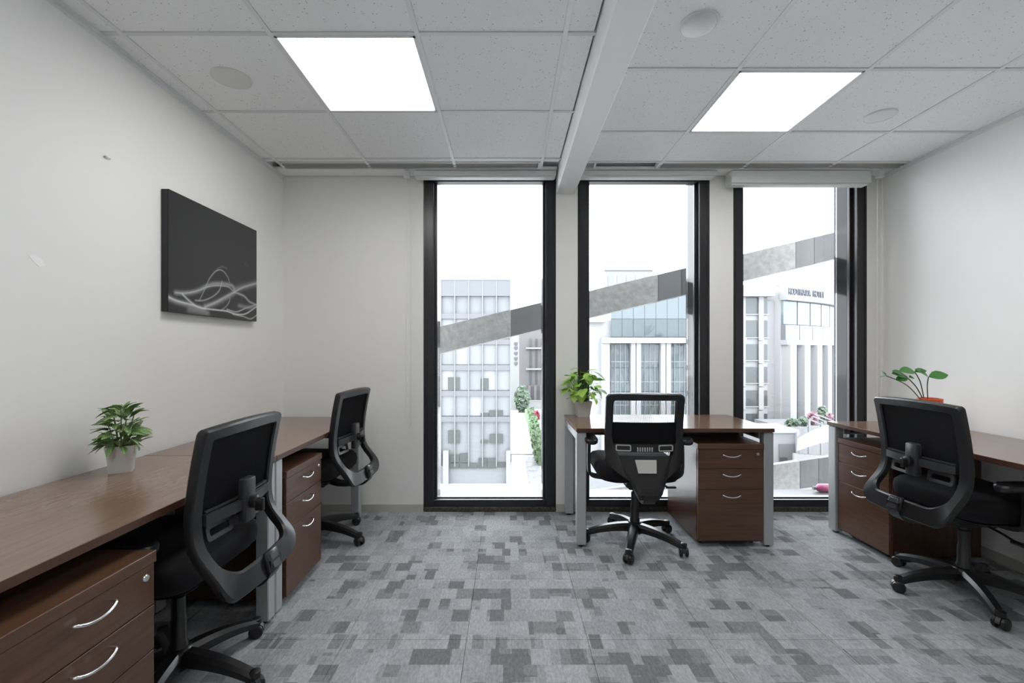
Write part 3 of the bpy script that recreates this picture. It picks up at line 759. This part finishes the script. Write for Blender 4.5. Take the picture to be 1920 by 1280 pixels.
# dark plant behind the right chair
t = thing('potted_plant', 'thin dark green plant in orange pot behind the right chair', 'potted plant', (2.505, 2.70, DT), 0)
obj('pot', MB().lathe([(.045, 0), (.05, .01), (.052, .155), (.058, .158), (.060, .188), (.055, .190), (.050, .160), (.03, .157)], 28), 'pot_orange', t, 40)
lm3 = leaf_mesh('leaf', 'leaf_dark', .58, .05, .20)
stems = [((-.03, 0), (-.15, -.02, .265), (-.285, -.03, .325)), ((-.025, 0), (-.08, 0, .255), (-.165, -.02, .325)), ((-.02, .01), (-.055, 0, .28), (-.090, 0, .347)), ((-.01, 0), (-.015, 0, .26), (-.008, 0, .315))]
for (b, m_, e) in stems:
    P_ = smoothpath([(b[0], b[1], .15), m_, e], 6); obj('stem', MB().tube(P_, .0028, 6), 'stem_brown', t, 60)
for (e, yaw, pit, L, rl) in (((-.165, -.02, .325), R(95), R(22), .100, -50), ((-.150, -.02, .318), R(120), R(-12), .085, -60), ((-.150, -.03, .315), R(-70), R(5), .050, 45), ((-.195, -.03, .335), R(75), R(35), .06, -45), ((-.090, 0, .347), R(95), R(14), .105, -45), ((-.090, 0, .347), R(-85), R(18), .070, 45), ((-.008, 0, .315), R(70), R(48), .100, -40), ((-.008, 0, .315), R(-85), R(22), .110, 50), ((-.285, -.03, .325), R(20), R(60), .035, 0), ((-.285, -.03, .325), R(85), R(-5), .035, 0)):
    place_leaf(lm3, t, e, yaw, pit, L, R(rl))

# ------------------------------------------------------------------ outside: the building's own ledge and braces
tag(obj('window_ledge', MB().box(-1.93, 4.69, YB + WT, 3.85, -.10, .020, .004), 'ledge'), 'pale concrete ledge outside the three windows', 'ledge', None, 'structure')
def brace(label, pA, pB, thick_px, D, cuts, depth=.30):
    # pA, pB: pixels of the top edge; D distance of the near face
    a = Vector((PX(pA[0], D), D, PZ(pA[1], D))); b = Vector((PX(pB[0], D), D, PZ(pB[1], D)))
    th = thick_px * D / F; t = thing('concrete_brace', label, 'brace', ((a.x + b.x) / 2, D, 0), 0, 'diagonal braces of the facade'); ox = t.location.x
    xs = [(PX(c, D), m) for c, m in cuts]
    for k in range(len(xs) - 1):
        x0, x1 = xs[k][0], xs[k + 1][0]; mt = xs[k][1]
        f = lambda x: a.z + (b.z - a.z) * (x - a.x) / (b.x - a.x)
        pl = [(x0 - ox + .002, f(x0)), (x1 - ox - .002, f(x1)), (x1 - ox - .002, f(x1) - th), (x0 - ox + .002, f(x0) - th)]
        obj('reflection_tone_segment', MB().prism(pl, 'y', 0, depth), mt, t)  # segments split where the painted reflection tone changes
struct('facade_pier', MB().box(-2.3, -1.94, YB + WT, 4.6, -13.5, 5), 'ledge', 'concrete facade pier left of the windows outside')
struct('facade_pier', MB().box(4.70, 5.06, YB + WT, 4.6, -13.5, 5), 'ledge', 'concrete facade pier right of the windows outside')
Rp, Rm, Rd = 'brace_reflection_pale', 'brace_reflection_mid', 'brace_reflection_dark'
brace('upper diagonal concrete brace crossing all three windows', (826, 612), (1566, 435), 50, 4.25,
      [(560, Rp), (957, Rm), (1060, Rp), (1234, Rm), (1278, Rd), (1345, Rp), (1492, Rm), (1527, Rd), (1700, Rp), (1900, Rp)])
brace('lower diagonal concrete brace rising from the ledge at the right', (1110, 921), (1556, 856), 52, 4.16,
      [(1100, Rp), (1500, Rm), (1535, Rd), (1700, Rp), (1920, Rp)], .06)
bt = thing('plastic_bottle', 'small pink bottle lying on the ledge outside the rightmost window', 'bottle', (2.625, 3.775, .055), 0)
obj('body', MB().lathe([(.001, -.05), (.03, -.048), (.034, -.04), (.034, .04), (.026, .055), (.014, .064), (.012, .072)], 20, (0, 0, 0), 'x').xf(Matrix.Scale(-1, 4, (1, 0, 0))), 'bottle_pink', bt, 40)
obj('cap', MB().lathe([(.014, -.092), (.015, -.09), (.015, -.072), (.001, -.071)], 16, (0, 0, 0), 'x'), 'rail_white', bt, 40)

# ------------------------------------------------------------------ outside: city
GZ = -13.5
struct('street_ground', MB().box(-200, 250, 4.6, 260, GZ - .5, GZ), 'paving', 'pale sunless street and forecourts far below the windows')
struct('street_ground_behind', MB().box(-200, 250, -200, 4.6, GZ - .5, GZ), 'paving', 'pale ground on the near side of the building')
# glass office block
D = 50.0
t = thing('office_block', 'pale glass office block seen through the leftmost window', 'building', (-7, D, GZ))
ox, oz = -7.0, GZ
XE = PX(957, D); XW = -17.0
ztop = PZ(523, D)
obj('core', MB().box(XW - ox, XE - ox, .25, 14, 0, ztop - oz), 'facade_pale', t)
bay = 26 * D / F; rowh = 48.2 * D / F
z_sp0 = PZ(694, D)
nb = int((XE - XW) / bay)
pan = {}
for mt in ('facade_pale', 'facade_pale2', 'facade_white'): pan[mt] = MB().box(.05, bay - .05, 0, .10, .05, rowh - .62).mesh('facade_pane', mt)
rnd = random.Random(3)
spz = []
for fl in range(-4, 3):
    zb = z_sp0 + fl * rowh * -1 if False else z_sp0 - fl * rowh
    spz.append(zb)
for zb in spz:
    if zb + .6 < ztop - 1.2:
        obj('spandrel', MB().box(XW - ox, XE - ox, -.12, .25, zb - oz, zb + .58 - oz), 'facade_spandrel', t)
    for k in range(nb):
        x0 = XE - (k + 1) * bay
        if zb + rowh > ztop - 1.8: continue
        link('facade_pane', pan[rnd.choice(['facade_pale', 'facade_pale2', 'facade_white'])], t, (x0 - ox, .12, zb + .6 - oz))
obj('parapet', MB().box(XW - ox, XE - ox, -.16, .3, PZ(555, D) - oz, ztop - oz), 'facade_spandrel', t)
obj('parapet_cap', MB().box(XW - ox, XE - ox + .1, -.22, .3, ztop - oz - .15, ztop - oz + .05), 'facade_mullion', t)
for k in range(nb + 1):
    x = XE - k * bay; obj('mullion', MB().box(x - ox - .06, x - ox + .06, -.20, .25, 2.0, ztop - oz - .1), 'facade_mullion', t)
for (a, b, c, d) in ((840,862,707,730),(901,916,709,730),(901,916,774,780),(917,943,769,780),(840,862,807,831),(918,943,814,831),(901,915,825,831),(844,861,853,866),(862,878,850,866),(844,861,868,878),(862,878,868,878),(880,895,868,878),(897,913,859,878),(914,930,859,878),(933,948,867,876)):
    wn = obj('window', MB().box(PX(a, D) - ox, PX(b, D) - ox, -.02, .05, PZ(d, D) - oz, PZ(c, D) - oz), 'facade_dark', t)
for a, b in ((832, 842), (949, 957)): obj('column', MB().box(PX(a, D) - ox, PX(b, D) - ox, -.6, .2, 0, PZ(843, D) - oz), 'facade_white', t)
for px_, h in ((907, 5), (945, 4)): obj('antenna', MB().tube([(PX(px_, D) - ox, 1, ztop - oz), (PX(px_, D) - ox, 1, ztop - oz + .6)], .05, 6), 'facade_mullion', t)
# far classical block beyond the street
D = 118.0
t = thing('columned_block', 'pinkish columned building at the end of the street', 'building', (PX(1000, D), D, GZ)); ox, oz = t.location.x, GZ
obj('wall', MB().box(PX(973, D) - ox, PX(1075, D) - ox, 0, 12, 0, PZ(600, D) - oz), 'stone_pink', t)
for y_ in (652, 691): obj('cornice', MB().box(PX(986, D) - ox, PX(1075, D) - ox, -.9, 0, PZ(y_ + 2, D) - oz, PZ(y_ - 1, D) - oz), 'stone_white', t)
for k in range(4):
    a = 990 + k * 11; obj('column', MB().box(PX(a, D) - ox, PX(a + 4.5, D) - ox, -.7, 0, 0, PZ(722, D) - oz), 'stone_pink', t)
    for (c, d) in ((635, 650), (655, 689), (693, 720)): obj('window', MB().box(PX(a + 3, D) - ox, PX(a + 6.5, D) - ox, -.25, 0, PZ(d, D) - oz, PZ(c, D) - oz), 'window_glass_far', t)
D = 112.0
t = thing('sign_tower', 'tall white sign slab with dark square marks beyond the street', 'sign', (PX(966, D), D, GZ)); ox, oz = t.location.x, GZ
obj('slab', MB().box(PX(958, D) - ox, PX(972, D) - ox, 0, 1.2, 0, PZ(632, D) - oz), 'facade_white', t)
for k, y_ in enumerate((643, 651, 661, 671, 680)): obj('glyph', MB().box(PX(964, D) - ox, PX(970.5, D) - ox, -.12, 0, PZ(y_ + 3, D) - oz, PZ(y_ - 1.5, D) - oz).box(PX(965.5, D) - ox, PX(969, D) - ox, -.12, 0, PZ(y_ + 5, D) - oz, PZ(y_ + 3.6, D) - oz), 'grey_door', t)
# street things
def foliage(name, label, cat, loc, rx, ry, rz, n, mat, group=None, seed=1, leaf=.35, trunk=True):
    t = thing(name, label, cat, loc, 0, group); rr = random.Random(seed); f = MB()
    for k in range(n):
        while True:
            p = Vector((rr.uniform(-1, 1), rr.uniform(-1, 1), rr.uniform(-1, 1)))
            if p.length < 1 and p.length > .35: break
        c = Vector((p.x * rx, p.y * ry, rz + p.z * rz)); u = Vector((rr.uniform(-1, 1), rr.uniform(-1, 1), rr.uniform(-1, 1))).normalized(); v = u.orthogonal().normalized(); s = leaf * rr.uniform(.6, 1.3)
        f.add([c - u * s, c + v * s * .6, c + u * s, c - v * s * .6], [(0, 1, 2, 3)])
    tag(obj('foliage', f, mat, t), kind='stuff')
    if trunk: obj('trunk', MB().tube([(0, 0, 0), (.03, 0, rz * .5), (0, .02, rz)], [.09, .07, .04], 6), 'stem_brown', t)
    return t
hd = MB(); rr = random.Random(2)
hg = thing('hedge_row', 'long clipped green hedge along the street', 'hedge', (4.1, 58, GZ))
for k in range(1500):
    f = rr.random(); c = Vector((.2 + f * .9 + rr.uniform(-.7, .7), f * 46, rr.uniform(.1, 1.7))); u = Vector((rr.uniform(-1, 1), rr.uniform(-1, 1), rr.uniform(-1, 1))).normalized(); v = u.orthogonal().normalized(); s = .45
    hd.add([c - u * s, c + v * s * .6, c + u * s, c - v * s * .6], [(0, 1, 2, 3)])
tag(obj('foliage', hd, 'hedge_green', hg), kind='stuff')
obj('inner_branches', MB().box(-.2, .6, 0, 46, 0, 1.4), 'hedge_green', hg)
struct('sidewalk', MB().box(2.3, 4.0, 45, 114, GZ, GZ + .06), 'paving_grey', 'grey paved strip beside the hedge')
foliage('street_tree', 'bushy tree at the end of the street', 'tree', (3.4, 108, GZ), 1.8, 1.8, 3.2, 900, 'tree_green', None, 4, .5)
foliage('flowering_shrub', 'small red flowering shrub behind the hedge', 'shrub', (5.9, 94, GZ + .3), .8, .8, 1.0, 260, 'flower_red', None, 6, .3)
tag(obj('boundary_wall', MB().box(.5, 9, 114, 114.5, GZ, GZ + 2.0).box(.4, 9.1, 113.9, 114.6, GZ + 2.0, GZ + 2.2), 'stone_white'), 'low white wall closing the far end of the street', 'wall')
bp = thing('barrier_pole', 'thin barrier pole across the street below', 'barrier', (2.2, 60, GZ))
obj('post', MB().box(-1.9, -1.7, -.1, .1, 0, 1.1), 'rail_white', bp); obj('boom', MB().box(-1.8, 1.1, -.05, .05, .95, 1.05), 'grey_door', bp)
# classical block behind the middle window
D = 45.0
t = thing('white_block', 'white building with tall wavy glass bays behind the middle window', 'building', (PX(1200, D), D, GZ)); ox, oz = t.location.x, GZ
obj('wall', MB().box(PX(1100, D) - ox, PX(1395, D) - ox, .6, 12, 0, PZ(600, D) - oz), 'stone_white', t)
obj('attic', MB().box(PX(1146, D) - ox, PX(1395, D) - ox, .3, 12, PZ(632, D) - oz, PZ(548, D) - oz), 'stone_white', t)
obj('cornice', MB().box(PX(1128, D) - ox, PX(1395, D) - ox, -.5, .6, PZ(643, D) - oz, PZ(633, D) - oz), 'stone_white', t)
obj('cornice', MB().box(PX(1100, D) - ox, PX(1134, D) - ox, -.2, .6, PZ(604, D) - oz, PZ(598, D) - oz), 'stone_white', t)
for k in range(7):
    a, b = 1146 + k * 21.2, 1146 + (k + 1) * 21.2
    obj('glass_panel', MB().box(PX(a + .3, D) - ox, PX(b - .3, D) - ox, .16, .28, PZ(597, D) - oz, PZ(552, D) - oz), 'sky_glass', t)
    obj('glass_panel', MB().box(PX(a + .3, D) - ox, PX(b - .3, D) - ox, .16, .28, PZ(631, D) - oz, PZ(598, D) - oz), 'wavy_glass', t)
for k in range(4):
    a = 1147 + k * 56; b = a + 35
    for r_ in range(4):
        z1 = PZ(645 + r_ * 45, D); z0 = PZ(645 + (r_ + 1) * 45 - 1, D)
        obj('window', MB().box(PX(a, D) - ox, PX(b, D) - ox, .42, .5, z0 - oz, z1 - oz), 'wavy_glass', t)
    for e in (a + 8, a + 17.5, a + 27): obj('mullion', MB().box(PX(e, D) - ox - .03, PX(e, D) - ox + .03, .34, .42, PZ(820, D) - oz, PZ(645, D) - oz), 'facade_mullion', t)
    for e in (b + 1, b + 11): obj('pilaster', MB().box(PX(e, D) - ox, PX(e + 8.5, D) - ox, -.1, .6, 0, PZ(643, D) - oz), 'stone_white', t)
    for e in (678, 716, 760): obj('transom', MB().box(PX(a, D) - ox, PX(b, D) - ox, .36, .42, PZ(e + .8, D) - oz, PZ(e - .8, D) - oz), 'facade_mullion', t)
obj('pilaster', MB().box(PX(1128, D) - ox, PX(1143, D) - ox, -.1, .6, 0, PZ(643, D) - oz), 'stone_white', t)
obj('plinth', MB().box(PX(1100, D) - ox, PX(1395, D) - ox, -1.2, .6, 0, PZ(850, D) - oz), 'stone_grey', t)
D = 85.0
t = thing('distant_tower', 'faint white tower top above the brace in the middle window', 'building', (PX(1178, D), D, GZ)); ox, oz = t.location.x, GZ
obj('wall', MB().box(PX(1133, D) - ox, PX(1224, D) - ox, 0, 10, 0, PZ(503, D) - oz), 'facade_white', t)
obj('roof_band', MB().box(PX(1131, D) - ox, PX(1226, D) - ox, -.3, 0, PZ(507, D) - oz, PZ(502, D) - oz), 'facade_white', t)
for k in range(5): obj('window', MB().box(PX(1140 + k * 17, D) - ox, PX(1150 + k * 17, D) - ox, -.1, 0, PZ(540, D) - oz, PZ(516, D) - oz), 'facade_pale2', t)
# hotel
D = 60.0
t = thing('hotel', 'white hotel with curved sign band seen through the rightmost window', 'building', (PX(1420, D), D, GZ)); ox, oy, oz = t.location.x, D, GZ
obj('tower_wall', MB().box(PX(1340, D) - ox, PX(1443, D) - ox, .5, 14, 0, PZ(552, D) - oz), 'stone_white', t)
obj('tower_cornice', MB().box(PX(1338, D) - ox, PX(1447, D) - ox, -.7, .5, PZ(556, D) - oz, PZ(546, D) - oz), 'stone_white', t)
obj('tower_attic', MB().box(PX(1340, D) - ox, PX(1436, D) - ox, 1.5, 12, PZ(548, D) - oz, PZ(531, D) - oz), 'facade_white', t)
# return wall of the tower, angled
pl = [(PX(1443, D) - ox, .5), (PX(1470, 61.5) - ox, 1.5), (PX(1470, 61.5) - ox, 8), (PX(1443, D) - ox, 8)]
obj('return_wall', MB().prism(pl, 'z', 0, PZ(563, D) - oz), 'stone_grey', t)
rows_ = [(556, 588), (600, 632), (645, 675), (688, 718), (732, 762), (776, 806), (820, 850)]
for (c, d) in rows_:
    for (a, b) in ((1353, 1378), (1400, 1423), (1434, 1442)):
        f = obj('window', MB().box(PX(a, D) - ox, PX(b, D) - ox, .38, .48, PZ(d, D) - oz, PZ(c, D) - oz), 'window_glass_far', t)
        obj('window_sill', MB().box(PX(a, D) - ox - .1, PX(b, D) - ox + .1, .2, .5, PZ(d + 1.5, D) - oz, PZ(d, D) - oz), 'stone_white', f)
    for (a, b) in ((1380, 1399), (1424, 1433)):
        obj('pier', MB().box(PX(a, D) - ox, PX(b, D) - ox, .1, .5, PZ(d + 6, D) - oz, PZ(c - 6, D) - oz), 'stone_white', t)
# curved wing, receding to the right
A0 = Vector((PX(1471, 60), 60.0)); A1 = Vector((PX(1585, 76), 76.0)); dirv = (A1 - A0).normalized(); nor = Vector((dirv.y, -dirv.x))
LW = (A1 - A0).length
def wing(s, out=0.0):
    f = s / LW; p = A0 + dirv * s + nor * (out + 1.6 * math.sin(math.pi * min(max(f, 0), 1)))
    return (p.x - ox, p.y - oy)
def wslab(name, s0, s1, z0, z1, o0, o1, mat, n=12):
    rg = []
    for k in range(n + 1):
        s = s0 + (s1 - s0) * k / n; a = wing(s, o0); b = wing(s, o1)
        rg.append([(a[0], a[1], z0 - oz), (b[0], b[1], z0 - oz), (b[0], b[1], z1 - oz), (a[0], a[1], z1 - oz)])
    return obj(name, MB().loft(rg), mat, t)
wslab('wing_wall', 0, LW, GZ, 9.0, -6, -.5, 'stone_white')
band = wslab('sign_band', -.3, LW, 7.85, 9.9, -.5, .5, 'facade_white', 20)
wslab('roof_screen', .5, LW * .72, 9.9, 10.7, -1.5, -1.0, 'facade_white', 8)
for k in range(8): wslab('glass_panel', LW * k / 8 + .12, LW * (k + 1) / 8 - .12, 4.7, 7.8, -.5, -.2, 'sky_glass', 2)
for k in range(8): wslab('glass_panel', LW * k / 8 + .06, LW * (k + 1) / 8 - .06, 2.6, 4.6, -.5, .1, 'facade_spandrel', 2)
wslab('beam_band', 0, LW, 1.95, 2.6, -.5, .35, 'stone_white')
for k in range(8):
    s0 = LW * (k + .10) / 8
    wslab('column', s0, s0 + LW / 8 * .42, GZ + 4.2, 1.95, -.5, .55, 'stone_white', 2)
    wslab('window', s0 + LW / 8 * .42, LW * (k + 1.10) / 8, GZ + 4.2, 1.95, -.5, -.3, 'window_glass_far', 2)
wslab('podium', 0, LW, GZ, GZ + 4.2, -.5, 1.2, 'stone_grey')
# letters on the sign band
txt = 'KODIHAPA HOTEL'; gap = 8.9 / len(txt)
for k, ch in enumerate(txt):
    if ch == ' ': continue
    cu = bpy.data.curves.new('letter', 'FONT'); cu.body = ch; cu.size = 1.25; cu.extrude = .06; cu.align_x = 'CENTER'
    tmp = bpy.data.objects.new('letter_tmp', cu); COL.objects.link(tmp)
    me = bpy.data.meshes.new_from_object(tmp.evaluated_get(bpy.context.evaluated_depsgraph_get())); bpy.data.objects.remove(tmp)
    me.materials.clear(); me.materials.append(MAT['letter_dark'])
    s = -.25 + gap * (k + .5); q = wing(s, .58); q2 = wing(s + .3, .58); an = math.atan2(q2[1] - q[1], q2[0] - q[0])
    pz_ = wing(s, .58)
    o = link('letter', me, band, (pz_[0], pz_[1], 8.55 - oz), (R(90), 0, an)); o.scale = (.80, 1, 1)
# low service building, canopy, pergola, planting
D = 40.0
t = thing('service_hut', 'low white flat-roofed hut with grey door below the hotel', 'building', (PX(1470, D), D, GZ)); ox, oz = t.location.x, GZ
obj('wall', MB().box(PX(1425, D) - ox, PX(1494, D) - ox, 0, 3.4, 0, PZ(806, D) - oz), 'stone_grey', t)
obj('roof_edge', MB().box(PX(1423, D) - ox, PX(1496, D) - ox, -.15, 3.4, PZ(811, D) - oz, PZ(805, D) - oz), 'stone_white', t)
obj('corner_post', MB().box(PX(1491, D) - ox, PX(1496, D) - ox, -.25, 0, 0, PZ(808, D) - oz), 'stone_white', t)
dr = obj('door', MB().box(PX(1460, D) - ox, PX(1489, D) - ox, -.08, 0, 0, PZ(832, D) - oz), 'grey_door', t)
obj('door_panel', MB().box(PX(1461, D) - ox, PX(1475, D) - ox, -.12, -.07, 0, PZ(857, D) - oz), 'facade_dark', dr)
D = 36.0
t = thing('entrance_canopy', 'curved white canopy roof beside the hut', 'canopy', (PX(1540, D), D, GZ)); ox, oz = t.location.x, GZ
rg = []
for k in range(13):
    f = k / 12; x = PX(1494, D) + f * 6.0 - ox; z = PZ(842, D) + 1.35 * math.sin(min(1, f * 1.5) * math.pi / 2) - oz
    rg.append([(x, 0, z - .9 * f), (x + 2.35, 3.6, z + .2), (x + 2.35, 3.6, z + .05), (x, 0, z - .9 * f - .15)])
obj('roof', MB().loft(rg), 'facade_white', t, 40)
obj('fascia', MB().prism([(PX(1495, D) - ox, PZ(852, D) - oz), (6 + PX(1494, D) - ox, PZ(862, D) - oz), (6 + PX(1494, D) - ox, 0), (PX(1495, D) - ox, 0)], 'y', .4, .6), 'stone_grey', t)
D = 46.0
t = thing('roof_pergola', 'slanting white pergola bars above the canopy', 'pergola', (PX(1540, D), D, GZ)); ox, oz = t.location.x, GZ
for (a, b, c, d) in ((1505, 806, 1570, 838), (1514, 798, 1575, 826), (1518, 786, 1580, 812), (1524, 780, 1586, 806), (1535, 778, 1590, 800)):
    obj('bar', MB().box(0, 1, -.06, .06, -.06, .06).xf(Matrix.Translation((PX(a, D) - ox, 0, PZ(b, D) - oz)) @ Matrix.Rotation(math.atan2(d - b, c - a), 4, 'Y') @ Matrix.Scale(math.hypot(c - a, d - b) * D / F, 4, (1, 0, 0))), 'rail_white', t)
for a, b in ((1517, 786), (1540, 790)): obj('post', MB().box(PX(a, D) - ox - .08, PX(a, D) - ox + .08, -.1, .1, 0, PZ(b, D) - oz), 'rail_white', t)
tag(obj('planter_terrace', MB().box(PX(1468, 52), PX(1640, 52), 51, 58, GZ, PZ(800, 52)).box(PX(1468, 52), PX(1640, 52), 50.8, 51, GZ, PZ(797, 52)), 'stone_grey'), 'raised pale planting terrace in front of the hotel wing', 'terrace')
TZ = PZ(800, 52)
for k, (px_, py_, D_, rx, mt, nm, lb_) in enumerate(((1486, 795, 52.0, .70, 'tree_green', 'terrace_shrub', 'round pale green shrub nearest the hut on the hotel terrace'), (1506, 790, 52.6, .50, 'tree_green', 'terrace_shrub', 'small green shrub in the middle of the hotel terrace'),
        (1524, 784, 53.4, .55, 'flower_pink', 'flower_bush', 'pale pink flower bush left of the farthest terrace shrub'), (1541, 776, 54.4, .50, 'tree_green', 'terrace_shrub', 'green shrub near the right end of the hotel terrace'), (1556, 786, 53.0, .32, 'flower_pink', 'flower_bush', 'narrow pink flower spike at the right end of the hotel terrace'))):
    foliage(nm, lb_, 'shrub', (PX(px_, D_), D_, TZ), rx, rx, max(.45, PZ(py_, D_) - TZ), 240, mt, None, 20 + k, .25, True)
